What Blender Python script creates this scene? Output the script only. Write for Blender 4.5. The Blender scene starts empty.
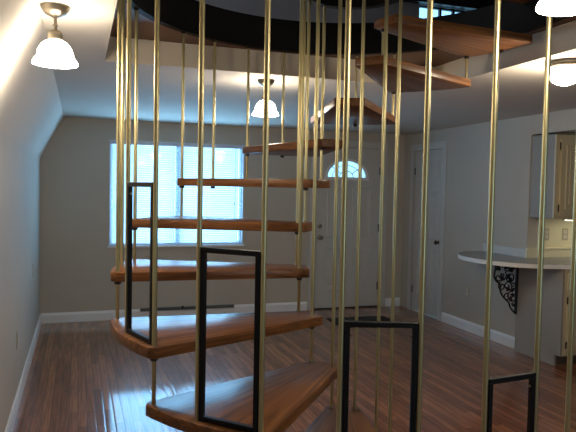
import bpy, bmesh, math, random
from mathutils import Vector, Matrix
random.seed(7)
sc = bpy.context.scene
C = bpy.data.collections.new('place'); sc.collection.children.link(C)
PI = math.pi

# ------------------------------------------------------------------ camera
YAW, PITCH, ROLL, FPX, EYE = .3296, -.0436, .0187, 612.6, 1.538
F = Vector((math.sin(YAW)*math.cos(PITCH), math.cos(YAW)*math.cos(PITCH), math.sin(PITCH)))
R_ = Vector((math.cos(YAW), -math.sin(YAW), 0)); U_ = R_.cross(F)
R2 = R_*math.cos(ROLL) + U_*math.sin(ROLL); U2 = -R_*math.sin(ROLL) + U_*math.cos(ROLL)
cd = bpy.data.cameras.new('camera'); cam = bpy.data.objects.new('camera', cd); C.objects.link(cam)
M = Matrix((R2, U2, -F)).transposed().to_4x4(); M.translation = Vector((0, 0, EYE))
cam.matrix_world = M
cd.sensor_width = 36; cd.lens = FPX/576*36; cd.clip_start = .02
sc.camera = cam

# ------------------------------------------------------------------ world, daylight, added lights, exposure
w = bpy.data.worlds.new('sky'); sc.world = w; w.use_nodes = True
bg = w.node_tree.nodes['Background']; bg.inputs[0].default_value = (.32, .70, 1, 1); bg.inputs[1].default_value = 2.2
def area(name, loc, direction, sx, sy, power, col, spread=PI):
    l = bpy.data.lights.new(name, 'AREA'); l.shape = 'RECTANGLE'; l.size = sx; l.size_y = sy
    l.energy = power; l.color = col; l.spread = spread
    o = bpy.data.objects.new(name, l); C.objects.link(o); o.location = loc
    o.rotation_euler = Vector(direction).to_track_quat('-Z', 'Z').to_euler(); return o
area('daylight_front', (1.11, 7.62, 1.45), (0, -1, .0), 1.6, 1.25, 85, (.32, .66, 1.0))
area('added_light_rear', (2.6, -1.93, 1.35), (0, 1, 0), 1.8, 1.2, 5, (.85, .92, 1.0))  # added light behind the camera, for cool highlights on the rods
area('added_light_upstairs', (-.4, 4.6, 4.0), (1, 0, .0), 1.6, 1.0, 16, (.85, .92, 1.0))  # added fill for the upstairs room; no window is built here
vs = sc.view_settings
sc.display_settings.display_device = 'sRGB'
vs.view_transform = 'Standard'; vs.look = 'None'; vs.gamma = 1; vs.use_curve_mapping = False; vs.exposure = 0.12
cy_ = sc.cycles
cy_.use_denoising = True
cy_.max_bounces = 8; cy_.transparent_max_bounces = 12; cy_.caustics_reflective = False; cy_.caustics_refractive = False
cy_.sample_clamp_indirect = 3

# ------------------------------------------------------------------ materials
def mat(name, col, rough=.5, metal=0, spec=.5, emit=None, es=0, coat=0, coatr=.1):
    m = bpy.data.materials.new(name); m.use_nodes = True
    b = m.node_tree.nodes['Principled BSDF']
    b.inputs['Base Color'].default_value = (*col, 1); b.inputs['Roughness'].default_value = rough
    b.inputs['Metallic'].default_value = metal; b.inputs['Specular IOR Level'].default_value = spec
    b.inputs['Coat Weight'].default_value = coat; b.inputs['Coat Roughness'].default_value = coatr
    if emit: b.inputs['Emission Color'].default_value = (*emit, 1); b.inputs['Emission Strength'].default_value = es
    return m
def nd(m, t, **k):
    n = m.node_tree.nodes.new(t)
    for a, v in k.items(): setattr(n, a, v)
    return n
def lk(m, a, b): m.node_tree.links.new(a, b)
def mottle(m, c1, c2, scale=3, detail=3, bump=0, bscale=120, dist=.002):
    """slight procedural variation of colour plus a fine bump"""
    b = m.node_tree.nodes['Principled BSDF']
    g = nd(m, 'ShaderNodeNewGeometry'); n = nd(m, 'ShaderNodeTexNoise'); n.inputs['Scale'].default_value = scale; n.inputs['Detail'].default_value = detail
    r = nd(m, 'ShaderNodeMix', data_type='RGBA'); r.inputs[6].default_value = (*c1, 1); r.inputs[7].default_value = (*c2, 1)
    lk(m, g.outputs['Position'], n.inputs['Vector']); lk(m, n.outputs['Fac'], r.inputs[0]); lk(m, r.outputs[2], b.inputs['Base Color'])
    if bump:
        n2 = nd(m, 'ShaderNodeTexNoise'); n2.inputs['Scale'].default_value = bscale; lk(m, g.outputs['Position'], n2.inputs['Vector'])
        bp = nd(m, 'ShaderNodeBump'); bp.inputs['Strength'].default_value = bump; bp.inputs['Distance'].default_value = dist
        lk(m, n2.outputs['Fac'], bp.inputs['Height']); lk(m, bp.outputs['Normal'], b.inputs['Normal'])
    return m
def tree(m): return m
WALL = mottle(mat('wall_paint', (.5,.46,.4), .85), (.50,.455,.39), (.54,.495,.43), 2, 2, .25, 150)
CEIL = mottle(mat('ceiling_paint', (.6,.57,.52), .9), (.61,.55,.475), (.65,.59,.515), 2, 2, .3, 110)
FASC = mottle(mat('opening_liner_paint', (.6,.53,.43), .8), (.60,.53,.43), (.66,.59,.48), 3, 2, .1, 100)
TRIM = mottle(mat('trim_paint', (.84,.86,.88), .4), (.82,.84,.86), (.87,.88,.90), 5)
DOOR = mottle(mat('door_paint', (.55,.54,.52), .45), (.55,.54,.52), (.59,.58,.56), 4)
BRASS = mottle(mat('brass', (.64,.52,.25), .36, 1), (.58,.50,.26), (.64,.56,.31), 6)
BRASSD = mottle(mat('brass_spacer', (.55,.42,.2), .35, 1), (.5,.38,.18), (.6,.46,.22), 8)
BLACK = mottle(mat('black_metal', (.005,.005,.007), .45, 0, .25), (.004,.004,.006), (.008,.008,.010), 20)
RING = mottle(mat('black_band', (.003,.003,.004), .6, 0, .15), (.002,.002,.003), (.004,.004,.005), 10)
IRON = mottle(mat('wrought_iron', (.01,.01,.012), .5, .3), (.008,.008,.01), (.016,.016,.018), 40, 3, .3, 80)
DARKP = mat('collar_metal', (.03,.022,.016), .4, .4)
NICKEL = mottle(mat('brushed_nickel', (.3,.26,.2), .34, 1), (.27,.235,.18), (.35,.31,.25), 30)
SHADE = mat('opal_glass_lit', (.95,.93,.88), .3, 0, .5, (1.0,.88,.70), 42)
RIMG = mat('shade_rim', (.5,.49,.47), .25, 0, .5, (1.0,.93,.82), .12)
WHITEM = mat('white_plastic', (.72,.69,.6), .4)
OUTL = mat('outlet_ivory', (.5,.45,.34), .45)
CAB = mottle(mat('cabinet_cream', (.56,.48,.31), .45), (.56,.48,.30), (.61,.53,.35), 6)
CABS = mottle(mat('cabinet_side_shaded', (.32,.29,.26), .6), (.30,.27,.24), (.35,.32,.28), 3)  # the sides' shade is darkened into this colour
BSPL = mottle(mat('backsplash_cream', (.78,.72,.52), .5), (.76,.70,.50), (.82,.76,.56), 4)
MATT = mottle(mat('doormat_black', (.014,.013,.012), .95), (.010,.010,.010), (.022,.02,.018), 60, 4, .8, 300, .004)
VENT = mottle(mat('register_metal', (.2,.21,.21), .5, .3), (.17,.18,.18), (.23,.24,.24), 20)
VINYL = mottle(mat('vinyl_sky_tinted', (.62,.68,.8), .4), (.60,.66,.78), (.66,.72,.82), 6)  # white vinyl, with the sky's blue light put into the colour
SUBF = mottle(mat('subfloor_wood', (.13,.055,.025), .5), (.10,.042,.02), (.17,.072,.033), 14, 5)
UPW = mottle(mat('upstairs_paint', (.42,.42,.44), .9), (.40,.40,.42), (.46,.46,.48), 1)
DARKW = mottle(mat('dark_wood', (.02,.015,.012), .5), (.016,.012,.01), (.026,.018,.014), 8)
TOE = mottle(mat('toe_kick', (.10,.07,.045), .7), (.09,.06,.04), (.12,.08,.05), 9)

# glass: clear with a faint mirror
GLASS = bpy.data.materials.new('window_glass'); GLASS.use_nodes = True
nt = GLASS.node_tree; nt.nodes.clear()
o_ = nt.nodes.new('ShaderNodeOutputMaterial'); t_ = nt.nodes.new('ShaderNodeBsdfTransparent'); g_ = nt.nodes.new('ShaderNodeBsdfGlossy'); x_ = nt.nodes.new('ShaderNodeMixShader')
t_.inputs[0].default_value = (.93,.97,1,1); g_.inputs['Roughness'].default_value = .05; x_.inputs[0].default_value = .06
nt.links.new(t_.outputs[0], x_.inputs[1]); nt.links.new(g_.outputs[0], x_.inputs[2]); nt.links.new(x_.outputs[0], o_.inputs[0])
# blind slats: thin white plastic that lets light through
SLAT = bpy.data.materials.new('blind_slat'); SLAT.use_nodes = True
nt = SLAT.node_tree; nt.nodes.clear()
o_ = nt.nodes.new('ShaderNodeOutputMaterial'); d_ = nt.nodes.new('ShaderNodeBsdfDiffuse'); t_ = nt.nodes.new('ShaderNodeBsdfTranslucent'); x_ = nt.nodes.new('ShaderNodeMixShader')
nz = nt.nodes.new('ShaderNodeTexNoise'); nz.inputs['Scale'].default_value = 3
cr = nt.nodes.new('ShaderNodeMix'); cr.data_type = 'RGBA'; cr.inputs[6].default_value = (.80,.86,.88,1); cr.inputs[7].default_value = (.90,.93,.94,1)
nt.links.new(nz.outputs['Fac'], cr.inputs[0]); nt.links.new(cr.outputs[2], d_.inputs[0]); nt.links.new(cr.outputs[2], t_.inputs[0])
x_.inputs[0].default_value = .5
nt.links.new(d_.outputs[0], x_.inputs[1]); nt.links.new(t_.outputs[0], x_.inputs[2]); nt.links.new(x_.outputs[0], o_.inputs[0])

# oak strip floor, boards along Y, 57 mm wide
FLOOR = mat('strip_floor', (.1,.04,.02), .4, 0, .15, coat=1, coatr=.08); FLOOR.node_tree.nodes['Principled BSDF'].inputs['Coat IOR'].default_value = 1.6
def floor_nodes(m):
    b = m.node_tree.nodes['Principled BSDF']
    g = nd(m, 'ShaderNodeNewGeometry'); s = nd(m, 'ShaderNodeSeparateXYZ'); c = nd(m, 'ShaderNodeCombineXYZ')
    lk(m, g.outputs['Position'], s.inputs[0]); lk(m, s.outputs['Y'], c.inputs['X']); lk(m, s.outputs['X'], c.inputs['Y'])
    br = nd(m, 'ShaderNodeTexBrick'); br.offset = .37; br.offset_frequency = 2; br.squash = 1
    br.inputs['Color1'].default_value = (.165,.056,.028,1); br.inputs['Color2'].default_value = (.34,.135,.066,1); br.inputs['Mortar'].default_value = (.035,.015,.01,1)
    br.inputs['Scale'].default_value = 1; br.inputs['Mortar Size'].default_value = .0022; br.inputs['Mortar Smooth'].default_value = .3
    br.inputs['Brick Width'].default_value = .72; br.inputs['Row Height'].default_value = .057; br.inputs['Bias'].default_value = -.1
    lk(m, c.outputs[0], br.inputs['Vector'])
    mp = nd(m, 'ShaderNodeMapping'); mp.inputs['Scale'].default_value = (60, 3, 1); lk(m, g.outputs['Position'], mp.inputs['Vector'])
    n = nd(m, 'ShaderNodeTexNoise'); n.inputs['Scale'].default_value = 1.0; n.inputs['Detail'].default_value = 5; lk(m, mp.outputs[0], n.inputs['Vector'])
    cr = nd(m, 'ShaderNodeMapRange'); cr.inputs['From Min'].default_value = .3; cr.inputs['From Max'].default_value = .7; cr.inputs['To Min'].default_value = .6; cr.inputs['To Max'].default_value = 1.45; lk(m, n.outputs['Fac'], cr.inputs[0])
    v = nd(m, 'ShaderNodeVectorMath', operation='SCALE'); lk(m, br.outputs['Color'], v.inputs[0]); lk(m, cr.outputs[0], v.inputs['Scale']); lk(m, v.outputs[0], b.inputs['Base Color'])
    # each board is cupped a little: height follows distance from the board's middle
    fr = nd(m, 'ShaderNodeMath', operation='DIVIDE'); fr.inputs[1].default_value = .057; lk(m, s.outputs['X'], fr.inputs[0])
    f2 = nd(m, 'ShaderNodeMath', operation='FRACT'); lk(m, fr.outputs[0], f2.inputs[0])
    f3 = nd(m, 'ShaderNodeMath', operation='SUBTRACT'); f3.inputs[1].default_value = .5; lk(m, f2.outputs[0], f3.inputs[0])
    f4 = nd(m, 'ShaderNodeMath', operation='POWER'); f4.inputs[1].default_value = 4; f5 = nd(m, 'ShaderNodeMath', operation='ABSOLUTE'); lk(m, f3.outputs[0], f5.inputs[0]); lk(m, f5.outputs[0], f4.inputs[0])
    bp = nd(m, 'ShaderNodeBump', invert=True); bp.inputs['Strength'].default_value = .5; bp.inputs['Distance'].default_value = .018
    lk(m, f4.outputs[0], bp.inputs['Height'])
    lk(m, bp.outputs['Normal'], b.inputs['Normal']); lk(m, bp.outputs['Normal'], b.inputs['Coat Normal'])
floor_nodes(FLOOR)

# varnished oak for the treads: grain runs outward from the stair's axis
TREAD = mat('varnished_oak', (.3,.12,.04), .45, 0, .2, coat=.22, coatr=.19)
def tread_nodes(m):
    b = m.node_tree.nodes['Principled BSDF']
    tc = nd(m, 'ShaderNodeTexCoord'); s = nd(m, 'ShaderNodeSeparateXYZ'); lk(m, tc.outputs['Object'], s.inputs[0])
    nx = nd(m, 'ShaderNodeMath', operation='MULTIPLY'); nx.inputs[1].default_value = -1; lk(m, s.outputs['X'], nx.inputs[0])
    ny = nd(m, 'ShaderNodeMath', operation='MULTIPLY'); ny.inputs[1].default_value = -1; lk(m, s.outputs['Y'], ny.inputs[0])
    at = nd(m, 'ShaderNodeMath', operation='ARCTAN2'); lk(m, ny.outputs[0], at.inputs[0]); lk(m, nx.outputs[0], at.inputs[1])
    ln = nd(m, 'ShaderNodeVectorMath', operation='LENGTH'); lk(m, tc.outputs['Object'], ln.inputs[0])
    a2 = nd(m, 'ShaderNodeMath', operation='MULTIPLY'); a2.inputs[1].default_value = 34; lk(m, at.outputs[0], a2.inputs[0])
    l2 = nd(m, 'ShaderNodeMath', operation='MULTIPLY'); l2.inputs[1].default_value = 3.2; lk(m, ln.outputs['Value'], l2.inputs[0])
    z2 = nd(m, 'ShaderNodeMath', operation='MULTIPLY'); z2.inputs[1].default_value = 60; lk(m, s.outputs['Z'], z2.inputs[0])
    c = nd(m, 'ShaderNodeCombineXYZ'); lk(m, l2.outputs[0], c.inputs[0]); lk(m, a2.outputs[0], c.inputs[1]); lk(m, z2.outputs[0], c.inputs[2])
    n = nd(m, 'ShaderNodeTexNoise'); n.inputs['Scale'].default_value = 1; n.inputs['Detail'].default_value = 6; n.inputs['Distortion'].default_value = .6
    lk(m, c.outputs[0], n.inputs['Vector'])
    r = nd(m, 'ShaderNodeValToRGB'); r.color_ramp.elements[0].position = .32; r.color_ramp.elements[0].color = (.10,.037,.012,1)
    r.color_ramp.elements[1].position = .69; r.color_ramp.elements[1].color = (.28,.115,.038,1)
    lk(m, n.outputs['Fac'], r.inputs[0]); lk(m, r.outputs[0], b.inputs['Base Color'])
tread_nodes(TREAD)

# ------------------------------------------------------------------ mesh helpers
def new(): return bmesh.new()
def box(bm, x0, x1, y0, y1, z0, z1, T=None):
    vs_ = [bm.verts.new((x, y, z)) for x in (x0, x1) for y in (y0, y1) for z in (z0, z1)]
    for f in ((0,1,3,2),(4,6,7,5),(0,4,5,1),(2,3,7,6),(0,2,6,4),(1,5,7,3)): bm.faces.new([vs_[i] for i in f])
    if T: bmesh.ops.transform(bm, matrix=T, verts=vs_)
    return vs_
def plate(bm, outer, holes, fn, thick):
    """flat plate with holes; fn maps (u,v) to a point, thick is the extrusion vector"""
    edges = []
    for loop in [outer]+list(holes):
        vv = [bm.verts.new(fn(*q)) for q in loop]
        edges += [bm.edges.new((vv[i], vv[(i+1) % len(vv)])) for i in range(len(vv))]
    r = bmesh.ops.triangle_fill(bm, use_beauty=True, use_dissolve=False, edges=edges)
    faces = [g for g in r['geom'] if isinstance(g, bmesh.types.BMFace)]
    e = bmesh.ops.extrude_face_region(bm, geom=faces)
    bmesh.ops.translate(bm, vec=thick, verts=[g for g in e['geom'] if isinstance(g, bmesh.types.BMVert)])
    bmesh.ops.recalc_face_normals(bm, faces=bm.faces)
def tube(bm, pts, r, n=10, caps=True):
    """round tube through points; r may be a list"""
    pts = [Vector(p) for p in pts]; rr = r if isinstance(r, (list, tuple)) else [r]*len(pts)
    rings = []; prev = None
    for i, p in enumerate(pts):
        d = (pts[min(i+1, len(pts)-1)] - pts[max(i-1, 0)]).normalized()
        if prev is None:
            a = Vector((0,0,1)) if abs(d.z) < .9 else Vector((1,0,0)); u = d.cross(a).normalized()
        else: u = (prev - d*prev.dot(d)).normalized()
        prev = u; v = d.cross(u)
        rings.append([bm.verts.new(p + (u*math.cos(2*PI*k/n) + v*math.sin(2*PI*k/n))*rr[i]) for k in range(n)])
    for a, b in zip(rings, rings[1:]):
        for k in range(n): bm.faces.new((a[k], a[(k+1) % n], b[(k+1) % n], b[k]))
    if caps: bm.faces.new(rings[0][::-1]); bm.faces.new(rings[-1])
def lathe(bm, prof, c, n=32, axis='Z', close=False):
    """profile of (radius, height) around an axis through c"""
    rings = []
    for r, h in prof:
        ring = []
        for k in range(n):
            a = 2*PI*k/n; x, y = r*math.cos(a), r*math.sin(a)
            q = (x, y, h) if axis == 'Z' else ((x, h, y) if axis == 'Y' else (h, x, y))
            ring.append(bm.verts.new(Vector(c)+Vector(q)))
        rings.append(ring)
    prs = list(zip(rings, rings[1:])) + ([(rings[-1], rings[0])] if close else [])
    for a, b in prs:
        for k in range(n): bm.faces.new((a[k], a[(k+1) % n], b[(k+1) % n], b[k]))
    if not close:
        bm.faces.new(rings[0][::-1]); bm.faces.new(rings[-1])
    bmesh.ops.recalc_face_normals(bm, faces=bm.faces)
def bevel(bm, w_, seg=2):
    es = [e for e in bm.edges if len(e.link_faces) == 2 and e.calc_face_angle(0) > .6]
    bmesh.ops.bevel(bm, geom=es, offset=w_, segments=seg, affect='EDGES', profile=.5)
ORG = {}
def obj(name, bm, m, parent=None, smooth=False, origin=None):
    """one mesh object; bm is in world coordinates"""
    base = ORG[parent.name] if parent else Vector(origin or (0, 0, 0))
    if base.length: bmesh.ops.translate(bm, vec=-base, verts=bm.verts)
    me = bpy.data.meshes.new(name); bmesh.ops.recalc_face_normals(bm, faces=bm.faces); bm.to_mesh(me); bm.free()
    if smooth: 
        for p in me.polygons: p.use_smooth = True
        try: me.set_sharp_from_angle(angle=.7)
        except Exception: pass
    me.materials.append(m)
    o = bpy.data.objects.new(name, me); C.objects.link(o)
    if parent: o.parent = parent
    else: o.location = base
    ORG[o.name] = base
    return o
def thing(name, label, cat, loc, group=None):
    o = bpy.data.objects.new(name, None); C.objects.link(o); o.location = loc; o.empty_display_size = .1
    ORG[o.name] = Vector(loc); o['label'] = label; o['category'] = cat
    if group: o['group'] = group
    return o
def tag(o, label, cat, group=None):
    o['label'] = label; o['category'] = cat
    if group: o['group'] = group
    return o
def struct(name, bm, m, parent=None, **k):
    o = obj(name, bm, m, parent, **k)
    if not parent: o['kind'] = 'structure'
    return o

# ------------------------------------------------------------------ room shell
XL, XR, YB, H = -.399, 4.104, 7.258, 2.29       # left wall, right wall, back wall, ceiling
KX, KY, XE, YF = 6.8, 4.84, 6.8, -2.0           # kitchen
ZK, XK = 1.83, -.16
OX0, OX1, OY0, OY1, ZO = .133, 2.426, 1.59, 3.88, 2.437   # square opening in the ceiling
CX, CY, RR, ZF = 1.25, 2.7365, 1.106, 2.62
bm = new(); box(bm, -.6, 7.0, -2.2, 7.5, -.1, 0); struct('floor', bm, FLOOR)
rect = lambda x0, x1, y0, y1: [(x0,y0),(x1,y0),(x1,y1),(x0,y1)]
WX0, WX1, WZ0, WZ1 = .335, 1.895, .85, 2.055    # window
DX0, DX1, DZ = 2.862, 3.766, 2.085              # entry door
bm = new(); plate(bm, rect(-.6, XR+.15, 0, 2.75), [rect(WX0, WX1, WZ0, WZ1), rect(DX0-.001, DX1+.001, .001, DZ+.001)], lambda u, v: (u, YB, v), (0, .14, 0)); struct('wall_back', bm, WALL)
bm = new(); box(bm, XL-.15, XL, YF-.1, YB, 0, ZK); struct('wall_left', bm, WALL)
bm = new(); plate(bm, [(XL-.1,ZK),(XL,ZK),(XK,H),(XK,H+.12),(XL-.1,H+.12)], [], lambda u, v: (u, YF, v), (0, YB-YF, 0)); struct('ceiling_slope', bm, CEIL)
CDY0, CDY1, CDZ = 6.33, 6.98, 2.06              # closet door
bm = new(); plate(bm, rect(KY, YB, 0, H), [rect(CDY0, CDY1, .001, CDZ)], lambda u, v: (XR, u, v), (.12, 0, 0)); struct('wall_right', bm, WALL)
bm = new(); box(bm, XR+.12, XE, KY, KY+.12, 0, H); struct('wall_kitchen', bm, BSPL)
bm = new(); box(bm, XR, XR+.12, YF, KY-.001, 2.105, H); struct('wall_header', bm, WALL)
bm = new(); box(bm, XE, XE+.12, YF, KY, 0, H); struct('wall_far', bm, WALL)
bm = new(); plate(bm, rect(XL-.15, XE+.15, 0, H), [rect(1.7, 3.5, .75, 1.95)], lambda u, v: (u, YF-.12, v), (0, .12, 0)); struct('wall_rear', bm, WALL)
bm = new(); plate(bm, rect(XK-.02, XE+.1, YF, YB+.05), [rect(OX0, OX1, OY0, OY1)], lambda u, v: (u, v, H), (0, 0, ZO-H-.002)); struct('ceiling', bm, CEIL)
# painted boards lining the square opening
bm = new(); plate(bm, rect(OX0-.001, OX1+.001, OY0-.001, OY1+.001), [rect(OX0+.012, OX1-.012, OY0+.012, OY1-.012)], lambda u, v: (u, v, H-.003), (0, 0, ZO-H)); struct('trim_1', bm, FASC)
circ = lambda r, n=72: [(CX+r*math.cos(2*PI*k/n), CY+r*math.sin(2*PI*k/n)) for k in range(n)]
bm = new(); plate(bm, rect(-.6, 7, -2.2, 7.4), [circ(RR+.012)], lambda u, v: (u, v, ZO), (0, 0, .02)); struct('floor_upper_underside', bm, SUBF)
bm = new(); plate(bm, rect(-.6, 7, -2.2, 7.4), [circ(RR+.012)], lambda u, v: (u, v, ZO+.021), (0, 0, ZF-ZO-.021)); struct('floor_upper', bm, FLOOR)
# room upstairs
UH = 4.6
bm = new(); box(bm, -.62, -.5, -2.2, 7.4, ZF, UH); struct('wall_upstairs_left', bm, UPW)
bm = new(); box(bm, 6.9, 7.0, -2.2, 7.4, ZF, UH); struct('wall_upstairs_right', bm, UPW)
bm = new(); box(bm, -.5, 6.9, -2.3, -2.2, ZF, UH); struct('wall_upstairs_front', bm, UPW)
UW = (4.12, 5.30, 3.50, 3.935)
bm = new(); plate(bm, rect(-.6, 7, ZF, UH), [rect(*UW)], lambda u, v: (u, 7.0, v), (0, .12, 0)); struct('wall_upstairs_back', bm, UPW)
bm = new(); box(bm, -.6, 7.0, -2.3, 7.2, UH, UH+.1); struct('ceiling_upstairs', bm, UPW)
bm = new(); plate(bm, rect(UW[0], UW[1], UW[2], UW[3]), [rect(a, b, UW[2]+.03, UW[3]-.02) for a, b in ((4.14,4.44),(4.47,4.64),(4.67,4.78),(4.81,5.28))], lambda u, v: (u, 7.03, v), (0, .04, 0))
wu = struct('window_2', bm, DARKW)
bm = new(); box(bm, UW[0], UW[1], 7.05, 7.055, UW[2], UW[3]); obj('pane', bm, GLASS, wu)
bm = new(); box(bm, 3.55, 5.6, 6.9, 6.99, 3.94, 4.12); struct('trim_2', bm, DARKW)
bm = new(); box(bm, 5.08, 6.88, 6.86, 6.89, ZF, UH); struct('upstairs_dark_sheet', bm, DARKW)  # made-up dark sheet that darkens the right part of the upstairs view

# baseboards
def baseboard(name, p0, p1, n):
    """board with a small moulded top from p0 to p1, n points into the room"""
    bm = new(); prof = [(0,0),(.014,0),(.014,.085),(.009,.10),(.004,.112),(0,.112)]
    a = Vector((*p0, 0)); b = Vector((*p1, 0)); nn = Vector((*n, 0))
    va = [bm.verts.new(a+nn*x+Vector((0,0,z))) for x, z in prof]; vb = [bm.verts.new(b+nn*x+Vector((0,0,z))) for x, z in prof]
    for i in range(len(prof)):
        j = (i+1) % len(prof); bm.faces.new((va[i], va[j], vb[j], vb[i]))
    bm.faces.new(va); bm.faces.new(vb[::-1]); struct(name, bm, TRIM)
baseboard('baseboard_left', (XL, YF), (XL, YB), (1, 0))
baseboard('baseboard_back', (XL+.014, YB), (DX0-.105, YB), (0, -1))
baseboard('baseboard_back_corner', (DX1+.105, YB), (XR-.014, YB), (0, -1))
baseboard('baseboard_right', (XR, 4.93), (XR, CDY0-.085), (-1, 0))

# ------------------------------------------------------------------ window_1 with blinds
bm = new(); plate(bm, rect(WX0, WX1, WZ0, WZ1), [rect(WX0+.035, 1.085, WZ0+.035, WZ1-.035), rect(1.145, WX1-.035, WZ0+.035, WZ1-.035)], lambda u, v: (u, YB+.055, v), (0, .06, 0))
win = struct('window_1', bm, VINYL)
for a, b in ((WX0+.035, 1.085), (1.145, WX1-.035)):
    bm = new(); box(bm, a, b, YB+.085, YB+.09, WZ0+.035, WZ1-.035); obj('pane', bm, GLASS, win)
bm = new(); plate(bm, rect(WX0-.008, WX1+.008, WZ0-.012, WZ1+.008), [rect(WX0+.002, WX1-.002, WZ0+.002, WZ1-.002)], lambda u, v: (u, YB+.02, v), (0, -.026, 0)); obj('window_frame', bm, VINYL, win)
bm = new(); box(bm, WX0-.02, WX1+.02, YB-.03, YB+.05, WZ0-.016, WZ0+.004); bevel(bm, .004); obj('window_sill', bm, TRIM, win)
def blind(x0, x1, label):
    t = thing('window_blind', label, 'blind', ((x0+x1)/2, YB+.028, WZ0+.005), 'window blinds')
    bm = new(); box(bm, x0, x1, YB+.010, YB+.046, WZ1-.04, WZ1-.004); bevel(bm, .003); obj('headrail', bm, VINYL, t)
    bm = new(); z = WZ0+.045
    while z < WZ1-.05:
        A = math.radians(34); c, s = math.cos(A)*.0115, math.sin(A)*.0115; yc = YB+.028
        pr = [(-c,-s),(-c*.3,-s*.3+.0016),(c*.3,s*.3+.0016),(c,s)]
        up = [[bm.verts.new((x, yc-y, z+q)) for y, q in pr] for x in (x0+.004, x1-.004)]
        dn = [[bm.verts.new((x, yc-y, z+q-.0006)) for y, q in pr] for x in (x0+.004, x1-.004)]
        for i in range(3):
            bm.faces.new((up[0][i], up[0][i+1], up[1][i+1], up[1][i])); bm.faces.new((dn[0][i+1], dn[0][i], dn[1][i], dn[1][i+1]))
        z += .0262
    o = obj('slats', bm, SLAT, t)
    bm = new(); box(bm, x0+.004, x1-.004, YB+.016, YB+.040, WZ0+.008, WZ0+.028); bevel(bm, .003); obj('bottom_rail', bm, VINYL, t)
    for f in (.07, .5, .93):
        bm = new(); x = x0+(x1-x0)*f; tube(bm, [(x, YB+.012, WZ0+.02), (x, YB+.012, WZ1-.03)], .0012, 5); tube(bm, [(x, YB+.044, WZ0+.02), (x, YB+.044, WZ1-.03)], .0012, 5); obj('ladder_cord', bm, TRIM, t)
    return t
b1 = blind(WX0+.012, 1.112, 'left white slatted blind in the front window, before its left pane')
b2 = blind(1.114, WX1-.012, 'right white slatted blind in the front window, with the hanging pull cord')
bm = new(); tube(bm, [(1.80, YB+.004, WZ1-.03), (1.80, YB+.003, 1.36), (1.792, YB+.003, 1.25), (1.80, YB+.003, 1.12)], .0022, 6)
lathe(bm, [(.002,.03),(.006,.02),(.008,0),(.003,-.004)], (1.80, YB+.003, 1.10), 10); lathe(bm, [(.002,.03),(.006,.02),(.008,0),(.003,-.004)], (1.797, YB+.003, 1.34), 10); obj('pull_cord', bm, DARKP, b2)
# invented rear window behind the camera, added to go with the rear light
bm = new(); plate(bm, rect(1.7, 3.5, .75, 1.95), [rect(1.75, 2.57, .8, 1.9), rect(2.63, 3.45, .8, 1.9)], lambda u, v: (u, YF-.08, v), (0, .05, 0)); w3 = struct('added_window_3', bm, VINYL)

# ------------------------------------------------------------------ doors
def panels_mesh(bm, rects, fn, out):
    """raised mouldings of panelled door; out = vector out of the door"""
    for (u0, u1, v0, v1) in rects:
        for d0, d1, h0, h1 in ((0, .018, 0, .007), (.045, .06, 0, .005)):
            a = rect(u0+d0, u1-d0, v0+d0, v1-d0); 
            b = rect(u0+d1, u1-d1, v0+d1, v1-d1)
            o = [bm.verts.new(Vector(fn(*q))) for q in a]; t = [bm.verts.new(Vector(fn(*q))+Vector(out)*h1) for q in rect(u0+(d0+d1)/2, u1-(d0+d1)/2, v0+(d0+d1)/2, v1-(d0+d1)/2)]
            i = [bm.verts.new(Vector(fn(*q))+(Vector(out)*.0001)) for q in b]
            for k in range(4):
                l = (k+1) % 4; bm.faces.new((o[k], o[l], t[l], t[k])); bm.faces.new((t[k], t[l], i[l], i[k]))
# entry door
fcx, fr, fz = 3.287, .29, 1.693
fan = [(fcx+fr*math.cos(a), fz+fr*.80*math.sin(a)) for a in [PI*k/24 for k in range(25)]]
bm = new(); yd = YB+.03
plate(bm, rect(DX0, DX1, .012, DZ), [fan], lambda u, v: (u, yd, v), (0, .045, 0))
mid = (DX0+DX1)/2
pr = []
for u0, u1 in ((DX0+.12, mid-.06), (mid+.06, DX1-.12)): pr += [(u0, u1, .24, .80), (u0, u1, .93, 1.58)]
panels_mesh(bm, pr, lambda u, v: (u, yd, v), (0, -1, 0))
d1 = struct('door_1', bm, DOOR)
bm = new(); inner = [(fcx+(fr-.022)*math.cos(a), fz+.016+(fr-.03)*.80*math.sin(a)) for a in [PI*k/24 for k in range(25)]]
outer = [(fcx+(fr+.022)*math.cos(a), fz-.0+(fr+.028)*.80*math.sin(a)) for a in [PI*k/24 for k in range(25)]]
outer = [(fcx+fr+.022, fz-.022)] + outer + [(fcx-fr-.022, fz-.022)]
plate(bm, outer, [inner], lambda u, v: (u, yd-.012, v), (0, .03, 0)); 
obj('fanlight_frame', bm, TRIM, d1)
bm = new(); plate(bm, fan, [], lambda u, v: (u, yd+.02, v), (0, .005, 0)); obj('pane', bm, GLASS, d1)
bm = new()
for a in (40, 90, 140):
    r = math.radians(a); p = lambda q: (fcx+q*math.cos(r), yd+.012, fz+.01+q*.8*math.sin(r)); tube(bm, [p(.1), p(fr-.02)], .006, 6)
tube(bm, [(fcx+.10*math.cos(PI*k/12), yd+.012, fz+.01+.085*math.sin(PI*k/12)) for k in range(13)], .006, 6)
tube(bm, [(fcx+.2*math.cos(PI*k/16), yd+.012, fz+.01+.16*math.sin(PI*k/16)) for k in range(17)], .005, 6)
obj('fanlight_bars', bm, VINYL, d1)
bm = new(); lathe(bm, [(.032,0),(.032,-.008),(.014,-.012),(.012,-.04),(.024,-.046),(.029,-.06),(.026,-.072),(.012,-.08)], (2.925, yd, .93), 24, 'Y'); obj('door_knob', bm, NICKEL, d1, True)
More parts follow.
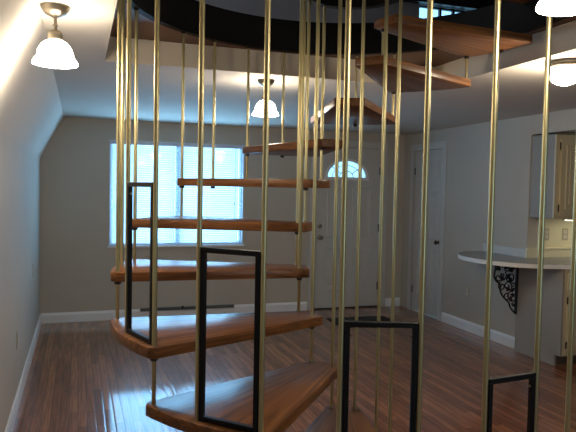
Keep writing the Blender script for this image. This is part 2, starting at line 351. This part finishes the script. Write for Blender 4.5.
bm = new(); lathe(bm, [(.030,0),(.030,-.010),(.024,-.016),(.010,-.018)], (2.925, yd, 1.075), 24, 'Y'); box(bm, 2.921, 2.929, yd-.032, yd-.016, 1.055, 1.095); obj('deadbolt', bm, NICKEL, d1, True)
for z in (.28, 1.05, 1.80):
    bm = new(); tube(bm, [(DX1-.004, yd-.006, z-.05), (DX1-.004, yd-.006, z+.05)], .008, 10); obj('hinge', bm, DARKP, d1)
def casing(name, fn, u0, u1, v1, out, wd=.07):
    bm = new(); plate(bm, [(u0-wd,0),(u0,0),(u0,v1),(u1,v1),(u1,0),(u1+wd,0),(u1+wd,v1+wd),(u0-wd,v1+wd)], [], fn, Vector(out)*.016); bevel(bm, .004)
    bm2 = bm; plate(bm2, [(u0-.012,0),(u0,0),(u0,v1),(u1,v1),(u1,0),(u1+.012,0),(u1+.012,v1+.012),(u0-.012,v1+.012)], [], fn, Vector(out)*.021)
    struct(name, bm, TRIMD)
TRIMD = mottle(mat('door_casing_paint', (.56,.55,.53), .45), (.55,.54,.52), (.60,.59,.57), 5)
casing('trim_3', lambda u, v: (u, YB, v), DX0-.015, DX1+.015, DZ+.012, (0, -1, 0), .075)
bm = new(); box(bm, DX0-.02, DX1+.02, YB-.0, YB+.12, 0, .014); struct('trim_4', bm, DARKW)
# closet door
bm = new(); xd = XR+.018
box(bm, xd, xd+.035, CDY0+.006, CDY1-.006, .01, CDZ-.005)
pm = (CDY0+CDY1)/2; pr = []
for u0, u1 in ((CDY0+.09, pm-.045), (pm+.045, CDY1-.09)): pr += [(u0, u1, .22, .82), (u0, u1, .95, 1.55), (u0, u1, 1.68, 1.92)]
panels_mesh(bm, pr, lambda u, v: (xd, u, v), (-1, 0, 0))
d2 = struct('door_2', bm, DOOR)
bm = new(); lathe(bm, [(.028,0),(.028,-.006),(.011,-.010),(.010,-.035),(.022,-.042),(.027,-.054),(.022,-.066),(.010,-.07)], (xd, CDY0+.05, .93), 24, 'X'); obj('door_knob', bm, DARKP, d2, True)
for z in (.28, 1.80):
    bm = new(); tube(bm, [(XR+.008, CDY1-.004, z-.045), (XR+.008, CDY1-.004, z+.045)], .007, 10); obj('hinge', bm, DARKP, d2)
casing('trim_5', lambda u, v: (XR, u, v), CDY0, CDY1, CDZ, (-1, 0, 0), .08)

# ------------------------------------------------------------------ kitchen peninsula
PX, PY0, PY1 = 4.045, 4.30, 4.838
t = thing('base_cabinet', 'cream base cabinet under the countertop with a plain grey end panel', 'cabinet', (4.6, 4.57, 0))
bm = new(); plate(bm, [(PY0+.07,0),(PY1+.058,0),(PY1+.058,.877),(PY0,.877),(PY0,.10),(PY0+.07,.10)], [], lambda u, v: (PX, u, v), (.02, 0, 0)); obj('end_panel', bm, CABS, t)
bm = new(); box(bm, XR+.001, 5.6, PY0+.02, PY1-.002, .10, .877); obj('carcass', bm, CAB, t)
bm = new(); box(bm, PX+.02, 5.6, PY0, PY0+.02, .10, .877); bevel(bm, .002); obj('face_frame', bm, CAB, t)
bm = new(); box(bm, PX+.02, 5.6, PY0+.07, PY0+.085, 0, .10); obj('toe_kick', bm, TOE, t)
for x0, x1 in ((PX+.055, 4.50), (4.54, 4.99), (5.03, 5.48)):
    bm = new(); box(bm, x0, x1, PY0-.019, PY0, .69, .84); bevel(bm, .005); dr = obj('drawer', bm, CAB, t)
    bm = new(); lathe(bm, [(.006,0),(.006,-.012),(.015,-.018),(.013,-.028)], ((x0+x1)/2, PY0-.019, .765), 14, 'Y'); obj('knob', bm, DARKP, dr, True)
    bm = new(); box(bm, x0, x1, PY0-.019, PY0, .13, .67); bevel(bm, .005)
    panels_mesh(bm, [(x0+.05, x1-.05, .18, .62)], lambda u, v: (u, PY0-.019, v), (0, -1, 0)); dd = obj('door', bm, CAB, t)
    bm = new(); lathe(bm, [(.006,0),(.006,-.012),(.015,-.018),(.013,-.028)], (x1-.04, PY0-.019, .60), 14, 'Y'); obj('knob', bm, DARKP, dd, True)
    for z in (.20, .60):
        bm = new(); tube(bm, [(x0-.004, PY0-.012, z-.03), (x0-.004, PY0-.012, z+.03)], .006, 8); obj('hinge', bm, DARKP, dd)
# countertop with rounded bar end
CTOP = mottle(mat('laminate_grey', (.30,.30,.31), .35), (.26,.26,.27), (.34,.34,.35), 30, 5)
CEDGE = mottle(mat('counter_edge', (.82,.80,.76), .35), (.80,.78,.74), (.85,.83,.79), 8)
out = [(XR-.001, 5.50)]
for k in range(0, 25):
    a = math.radians(104 + k*(262-104)/24); out.append((4.08+.545*math.cos(a), 4.93+.62*math.sin(a)) if k else (3.95, 5.50))
out += [(4.12, 4.255), (5.62, 4.245), (5.62, KY-.002), (XR-.001, KY-.002)]
out = [(x, y) for x, y in out]
bm = new(); plate(bm, out, [], lambda u, v: (u, v, .880), (0, 0, .037)); 
ct = obj('countertop', bm, CEDGE); tag(ct, 'grey laminate countertop with white rounded bar end on an iron bracket', 'countertop')
def inset(pts, d):
    c = (4.4, 4.8); r = []
    for x, y in pts:
        v = Vector((c[0]-x, c[1]-y)); v.normalize(); r.append((x+v.x*d, y+v.y*d))
    return r
bm = new(); plate(bm, inset(out, .006), [], lambda u, v: (u, v, .917), (0, 0, .002)); obj('laminate_surface', bm, CTOP, ct)['label'] = 'grey laminate surface'
bm = new(); box(bm, PX-.3, PX+.1, 4.3, 4.31, .86, .879)
bm.free()
bm = new(); box(bm, XR-.02, XR-.0005, KY+.0, 5.50, .9195, 1.0); bevel(bm, .004); o = obj('splash_board', bm, DOOR, ct)
bm = new(); box(bm, XR-.02, 5.6, KY-.022, KY-.001, .9195, 1.0); bevel(bm, .004); box(bm, XR-.01, 5.6, KY-.03, KY-.001, 1.0, 1.012); o = obj('splash_board', bm, BSPL, ct)
# wrought iron scroll bracket
t = thing('scroll_bracket', 'black wrought iron vine bracket below the rounded counter end', 'bracket', (4.03, 4.895, .87))
by, bx, bz = 4.885, 4.035, .878
bm = new(); box(bm, bx-.010, bx+.004, by-.012, by+.012, .365, bz); bevel(bm, .002); obj('wall_bar', bm, IRON, t)
bm = new(); box(bm, bx-.265, bx-.010, by-.012, by+.012, bz-.010, bz); bevel(bm, .002); obj('top_bar', bm, IRON, t)
bm = new(); S = []
for k in range(33):
    s = k/32; S.append((bx-.262*(1-s**1.7)-.008+.016*math.sin(s*PI*6), by, bz-.015-.49*s+.012*math.sin(s*PI*5)))
tube(bm, S, .009, 8)
def spiral(cx_, cz_, r0, a0, turns, sgn=1, r=.0065):
    P = []
    for k in range(29):
        s = k/28; a = a0+sgn*turns*2*PI*s; q = r0*(1-.78*s); P.append((cx_+q*math.cos(a), by, cz_+q*math.sin(a)))
    tube(bm, P, r, 7)
for a in ((-.215,-.055,.045,0,1.2,1),(-.215,-.15,.045,1,1.2,-1),(-.17,-.235,.045,2,1.2,1),(-.11,-.33,.045,0,1.2,-1),(-.12,-.06,.046,2,1.3,-1),(-.05,-.055,.042,1,1.2,1),(-.165,-.135,.045,1,1.2,-1),(-.075,-.15,.055,3,1.3,1),(-.105,-.235,.046,0,1.2,1),(-.04,-.25,.042,2,1.2,-1),(-.065,-.33,.042,1,1.2,1),(-.035,-.41,.034,2.5,1.2,-1)):
    spiral(bx+a[0], bz+a[1], a[2], a[3], a[4], a[5])
obj('vine_scroll', bm, IRON, t, True)
def leaf(x, z, ang, L):
    bm = new(); n = 10; pts = []
    for k in range(n+1):
        s = k/n; wd = L*.36*math.sin(PI*s)**.8*(1+.35*math.sin(s*PI*5)); pts.append((s*L, wd))
    pts = pts + [(a, -b) for a, b in pts[-2:0:-1]]
    c, s_ = math.cos(ang), math.sin(ang)
    plate(bm, [(x+a*c-b*s_, z+a*s_+b*c) for a, b in pts], [], lambda u, v: (u, by-.004, v), (0, .008, 0)); obj('leaf', bm, IRON, t)
for x, z, a, L in ((-.225,-.03,-1.2,.06),(-.155,-.06,.4,.062),(-.095,-.05,-.9,.065),(-.03,-.07,2.4,.05),(-.195,-.15,-.4,.058),(-.12,-.165,.9,.062),(-.06,-.20,2.2,.06),(-.125,-.25,-.5,.058),(-.07,-.285,.5,.05),(-.085,-.35,-.7,.05),(-.03,-.345,2.0,.045),(-.045,-.43,.3,.035)):
    leaf(bx+x, bz+z, a, L)
# upper cabinet
UX0, UY0, UY1 = XR+.012, 4.535, KY-.001
t = thing('wall_cabinet', 'cream upper kitchen cabinet hung above the lit backsplash', 'cabinet', (4.6, 4.7, 1.315))
bm = new(); box(bm, UX0, 5.6, UY0, UY1, 1.315, 2.088); bevel(bm, .003); obj('body', bm, CABS, t)
bm = new(); box(bm, UX0, 5.6, UY0-.018, UY0, 1.315, 2.085); bevel(bm, .003); obj('face_frame', bm, CAB, t)
for x0, x1 in ((UX0+.05, 4.60), (4.64, 5.08), (5.12, 5.56)):
    bm = new(); box(bm, x0, x1, UY0-.037, UY0-.018, 1.345, 2.045); bevel(bm, .005)
    panels_mesh(bm, [(x0+.05, x1-.05, 1.40, 1.99)], lambda u, v: (u, UY0-.037, v), (0, -1, 0)); dd = obj('door', bm, CAB, t)
    for z in (1.41, 1.98):
        bm = new(); tube(bm, [(x0-.005, UY0-.024, z-.035), (x0-.005, UY0-.024, z+.035)], .006, 8); obj('hinge', bm, DARKP, dd)
    bm = new(); lathe(bm, [(.006,0),(.006,-.012),(.015,-.018),(.013,-.028)], (x1-.035, UY0-.037, 1.42), 14, 'Y'); obj('knob', bm, DARKP, dd, True)
t = thing('under_cabinet_lamp', 'slim lamp strip glowing under the upper kitchen cabinet', 'lamp', (4.75, 4.62, 1.31))
bm = new(); box(bm, 4.35, 5.2, 4.58, 4.66, 1.298, 1.3145); bevel(bm, .003); obj('housing', bm, WHITEM, t)
bm = new(); box(bm, 4.37, 5.18, 4.59, 4.65, 1.292, 1.298); obj('tube_cover', bm, mat('lamp_strip_lit', (.9,.9,.8), .4, 0, .5, (1,.9,.62), 6), t)

# outlets
def outlet(name, c, nrm, label, sw=False, m=OUTL, group=None):
    """cover plate centred at c on a wall whose outward normal is nrm"""
    n = Vector(nrm); u = Vector((0,0,1)).cross(n); T = Matrix((u, n, Vector((0,0,1)))).transposed().to_4x4(); T.translation = Vector(c)
    t = thing(name, label, 'light switch' if sw else 'outlet', c, group)
    bm = new(); box(bm, -.036, .036, .0005, .006, -.058, .058, T); bevel(bm, .002); obj('cover_plate', bm, m, t)
    if sw:
        bm = new(); box(bm, -.006, .006, .006, .014, -.012, .012, T); obj('toggle', bm, WHITEM, t)
    else:
        for s in (-1, 1):
            bm = new(); box(bm, -.017, .017, .006, .008, s*.024-.015, s*.024+.015, T); f = obj('socket', bm, WHITEM, t)
            bm = new(); box(bm, -.008, -.005, .008, .0085, s*.024-.006, s*.024+.006, T); box(bm, .005, .008, .008, .0085, s*.024-.006, s*.024+.006, T); obj('slot', bm, DARKP, f)
outlet('wall_outlet', (XR, 5.77, .435), (-1,0,0), 'outlet low on the right wall between closet door and bar')
outlet('wall_outlet', (XL, 4.55, .47), (1,0,0), 'outlet low on the left wall, the one nearer the front')
outlet('wall_outlet', (XL, 6.1, .75), (1,0,0), 'outlet on the left wall near the back corner, set higher')
outlet('wall_outlet', (4.325, KY, 1.145), (0,-1,0), 'left outlet on the lit backsplash under the upper cabinet')
outlet('wall_outlet', (4.555, KY, 1.145), (0,-1,0), 'right outlet on the lit backsplash under the upper cabinet')
outlet('light_switch', (2.66, YB, 1.18), (0,-1,0), 'light switch on the back wall beside the entry door', True)

# wall register above the back baseboard, doormat
t = thing('baseboard_register', 'long dark metal air register along the back wall under the window', 'vent', (1.22, YB, .11))
bm = new(); box(bm, .68, 1.80, YB-.032, YB-.0145, .085, .125); bevel(bm, .003); obj('grille', bm, VENT, t)
bm = new(); box(bm, .69, 1.79, YB-.0335, YB-.0322, .096, .101); box(bm, .69, 1.79, YB-.0335, YB-.0322, .109, .114); obj('slot', bm, BLACK, t)
bm = new(); box(bm, 1.16, 1.18, YB-.045, YB-.032, .10, .135); bevel(bm, .002); obj('damper_knob', bm, BLACK, t)
bm = new(); c = Vector((3.16, 6.44, 0)); box(bm, -.37, .37, -.24, .24, .001, .013, Matrix.Translation(c) @ Matrix.Rotation(-.05, 4, 'Z')); bevel(bm, .003)
tag(obj('doormat', bm, MATT, origin=(3.16, 6.44, 0)), 'dark rectangular doormat on the wood floor before the entry door', 'mat')

# ------------------------------------------------------------------ ceiling lamps
def bell_lamp(c, label, power, drop=.252):
    x, y = c; t = thing('pendant_lamp', label, 'lamp', (x, y, H), 'bell shade ceiling lamps')
    bm = new(); lathe(bm, [(.061,0),(.061,-.005),(.058,-.009),(.054,-.018),(.042,-.033),(.026,-.040),(.012,-.048)], (x, y, H-.0005), 32); obj('canopy', bm, NICKEL, t, True)
    bm = new(); lathe(bm, [(.007,-.044),(.007,-.075),(.011,-.078),(.011,-.084),(.007,-.087),(.007,-.105)], (x, y, H), 16); obj('stem', bm, NICKEL, t, True)
    bm = new(); lathe(bm, [(.012,-.100),(.024,-.106),(.030,-.118),(.030,-.140),(.026,-.146)], (x, y, H), 24); obj('socket_cup', bm, NICKEL, t, True)
    pr = [(.030,-.140),(.047,-.147),(.062,-.160),(.073,-.176),(.080,-.194),(.083,-.210),(.084,-.219),(.090,-.225),(.099,-.236),(.104,-drop+.004),(.104,-drop)]
    pr = [(r*.885, -.142+(z+.140)*.9) for r, z in pr]
    inn = [(r-.004, z) for r, z in pr[::-1]]
    bm = new(); lathe(bm, pr+inn, (x, y, H), 40, close=True); sh = obj('shade', bm, SHADE, t, True)
    bm = new(); lathe(bm, [(.0735,-.207),(.0795,-.2115),(.0795,-.2155),(.0735,-.2125)], (x, y, H), 40, close=True); obj('shade_band', bm, RIMG, sh, True)
    bm = new(); lathe(bm, [(.004,-.14),(.015,-.15),(.028,-.185),(.03,-.205),(.022,-.222),(.006,-.232)], (x, y, H), 20); obj('bulb', bm, SHADE, t, True)
    l = bpy.data.lights.new('bulb_light', 'POINT'); l.energy = power; l.color = (1, .84, .64); l.shadow_soft_size = .03
    o = bpy.data.objects.new('bulb_light', l); C.objects.link(o); o.parent = t; o.location = (0, 0, -.262)
    return t
bell_lamp((-.096, 2.797), 'white bell glass ceiling lamp near the left wall', 8)
bell_lamp((1.223, 4.099), 'white bell glass ceiling lamp behind the staircase, in the middle', 8)
bell_lamp((1.266, 1.35), 'white bell glass ceiling lamp at upper right, cut off by the top edge', 4.5)
lx, ly = 2.615, 2.82
t = thing('ceiling_lamp', 'round flush opal ceiling lamp right of the stair opening', 'lamp', (lx, ly, H))
bm = new(); lathe(bm, [(.085,0),(.085,-.014),(.094,-.018),(.099,-.024),(.099,-.032),(.094,-.036),(.09,-.036)], (lx, ly, H-.0005), 40); obj('base_ring', bm, NICKEL, t, True)
bm = new(); lathe(bm, [(.088,-.034),(.094,-.045),(.095,-.062),(.088,-.085),(.074,-.105),(.050,-.122),(.022,-.131),(.004,-.133)], (lx, ly, H), 40); obj('globe', bm, SHADE, t, True)
l = bpy.data.lights.new('globe_light', 'POINT'); l.energy = 13; l.color = (1, .84, .62); l.shadow_soft_size = .04
o = bpy.data.objects.new('globe_light', l); C.objects.link(o); o.parent = t; o.location = (0, 0, -.18)

# ------------------------------------------------------------------ spiral staircase
RO, RI, TH0, DL, THI, DLI = 1.0872, .2521, 1.3502, .2229, 1.3724, .2208
OFO = {-6:.055,-4:-.0041,-2:-.0145,-1:-.0112,0:.0096,1:-.0121,2:-.0081,3:-.0009,4:.0065,6:.0014,7:-.0072,8:-.0323,9:-.0103,10:.0011,11:-.0014,12:.0077,13:.022,14:.031,15:.0215,16:.0061,17:-.0193}
OFI = {-4:-.0092,0:.0337,2:-.0391,4:-.0322,6:-.0294,8:.0104,10:.025,12:.0285,14:.0031,16:.0043,18:-.045}
OFZ = {0:.0086,1:-.0097,2:-.004,3:-.0032,4:-.0039,5:.0048,6:.0054,7:.0118,8:.0084,9:-.0181}
ao = lambda k: TH0+k*DL+OFO.get(k, 0)
ai = lambda k: THI+k*DLI+OFI.get(k, 0)
zt = lambda n: 1.7957+(n-6)*.21+OFZ.get(n, 0)
TT = .043
def P(a, r, z): return Vector((CX+r*math.cos(a), CY+r*math.sin(a), z))
st = thing('spiral_staircase', 'spiral staircase of oak treads hung on brass rods below a round ceiling opening', 'staircase', (CX, CY, 0))
def tread_outline(n):
    kf, kb = 14-2*n, 12-2*n
    fo, fi, bo, bi = [P(a, r, 0) for a, r in ((ao(kf), RO), (ai(kf), RI), (ao(kb), RO), (ai(kb), RI))]
    m = .030
    # edges parallel to the rod lines, pushed outward by m
    df = (fo-fi).normalized(); nf = Vector((-df.y, df.x, 0)); db = (bo-bi).normalized(); nb = Vector((db.y, -db.x, 0))
    RA = RO+.030; c = Vector((CX, CY, 0))
    def hit(p, d):
        q = p-c; b = q.dot(d); return p+d*(-b+math.sqrt(b*b-(q.dot(q)-RA*RA)))
    Fo = hit(fi+nf*m, df); Bo = hit(bi+nb*m, db); Fi = fi+nf*m-df*.042; Bi = bi+nb*m-db*.042
    a1 = math.atan2(Fo.y-CY, Fo.x-CX); a0 = math.atan2(Bo.y-CY, Bo.x-CX)
    while a1 < a0: a1 += 2*PI
    pts = [(Bi.x, Bi.y)]
    N = 14; e = .022/RA
    pts += [(Bo.x-db.x*.022, Bo.y-db.y*.022)]
    for k in range(N+1):
        a = a0+e+(a1-a0-2*e)*k/N; pts.append((CX+RA*math.cos(a), CY+RA*math.sin(a)))
    pts += [(Fo.x-df.x*.022, Fo.y-df.y*.022), (Fi.x, Fi.y)]
    return pts
def collar(parent, a, r, z, s=1):
    bm = new(); p = P(a, r, z); lathe(bm, [(.012*s,-.003),(.015*s,-.004),(.015*s,-.013),(.010*s,-.017)], p+Vector((0,0,.003)), 14); obj('collar', bm, DARKP, parent, True)
ODD = {}
for n in range(-2, 10):
    z = zt(n); bm = new(); pts = tread_outline(n)
    vs_ = [bm.verts.new((x, y, z)) for x, y in pts]; f = bm.faces.new(vs_)
    e = bmesh.ops.extrude_face_region(bm, geom=[f]); bmesh.ops.translate(bm, vec=(0, 0, -TT), verts=[g for g in e['geom'] if isinstance(g, bmesh.types.BMVert)])
    bmesh.ops.recalc_face_normals(bm, faces=bm.faces); bevel(bm, .005, 2)
    tr = obj('tread', bm, TREAD, st, True)
    kf, kb = 14-2*n, 12-2*n
    collar(tr, ao(kf), RO, z-TT); collar(tr, ao(kf-1), RO, z-TT, .9); collar(tr, ai(kf), RI, z-TT, .9)
    bm = new(); lathe(bm, [(.012,.0),(.012,.006),(.009,.010)], P(ai(kb), RI, z), 12); obj('foot_ring', bm, NICKEL, tr, True)
ZR = ZO-.002
# outer rods up to the black band
for k in range(-4, 19):
    a = ao(k); even = k % 2 == 0
    nup = (14-k)//2 if even else (13-k)//2
    top = ZR if k >= -3 else None
    zb = zt(nup) if nup >= -2 else 0
    r = .0092 if k > 5 else .0082
    if top:
        bm = new(); tube(bm, [P(a, RO, zb-(TT+.012 if not even else 0)), P(a, RO, top)], r, 14); bl = obj('baluster', bm, BRASS, st, True)
        bm = new(); lathe(bm, [(.009,-.012),(.013,-.010),(.013,0),(.010,0)], P(a, RO, top), 12); obj('cap', bm, DARKP, bl, True)
    if even and k <= 18:
        low = zt(nup-1) if nup-1 >= -2 else 0
        bm = new(); tube(bm, [P(a, RO, low), P(a, RO, zt(nup)-TT+.004)], .0076, 12); obj('spacer_rod', bm, BRASSD, st, True)
# inner rods: spacers between treads, and from k>=2 on rods to the black hub ring
for k in range(-4, 19, 2):
    a = ai(k); nup = (14-k)//2
    low = zt(nup-1) if nup-1 >= -2 else 0
    bm = new(); tube(bm, [P(a, RI, low), P(a, RI, zt(nup)-TT+.004)], .0076, 12); obj('spacer_rod', bm, BRASSD if k > 4 else BRASS, st, True)
    if k >= 2:
        bm = new(); tube(bm, [P(a, RI, zt(nup)), P(a, RI, 2.49)], .0084, 14); obj('baluster', bm, BRASS, st, True)
# black band around the opening, black hub ring, landing wedge
bm = new(); lathe(bm, [(RO-.016, ZR),(RR+.006, ZR),(RR+.006, ZF+.012),(RO-.016, ZF+.012)], (CX, CY, 0), 96, close=True); obj('opening_band', bm, RING, st, True)['label'] = 'black round metal band lining the ceiling opening'
bm = new(); lathe(bm, [(RI-.028, 2.485),(RI+.012, 2.485),(RI+.012, ZF+.012),(RI-.028, ZF+.012)], (CX, CY, 0), 64, close=True); obj('hub_ring', bm, RING, st, True)['label'] = 'black hub ring at the tops of the inner rods'
bm = new(); pts = [P(ao(-6)+.03-.5*k/8, RO-.017, 0) for k in range(9)] + [P(ao(-6)+.03-.5+.5*k/4, RI+.013, 0) for k in range(5)]
plate(bm, [(p.x, p.y) for p in pts], [], lambda u, v: (u, v, ZF-.035), (0, 0, .04)); obj('landing_board', bm, TREAD, st)
# rectangular black frames between the middle and the front rod of the four lowest treads
for n in (2, 1, 0, -1):
    k = 14-2*n; A = P(ao(k-1), RO, 0); B = P(ao(k), RO, 0); d = (B-A).normalized(); nn = Vector((-d.y, d.x, 0)); L = (B-A).length
    z0, z1 = zt(n)+.001, zt(n)+{2:.603,1:.600,0:.583,-1:.607}[n]; u0, u1 = .0095, L-.0095
    bm = new(); plate(bm, rect(u0, u1, z0, z1), [rect(u0+.018, u1-.018, z0+.018, z1-.018)], lambda u, v: A+d*u-nn*.009+Vector((0,0,v)), nn*.018); bevel(bm, .002, 1)
    fr_ = obj('guard_frame', bm, BLACK, st); fr_['label'] = 'black rectangular metal guard frame'
    for u in (u0+.024, u1-.024):
        for s in (-1, 1):
            bm = new(); q = A+d*u+Vector((0,0,z1-.045)); tube(bm, [q-d*.010*(1 if u < L/2 else -1), q], .0045, 8)
            if s == 1: obj('screw', bm, NICKEL, fr_, True)
            else: bm.free()
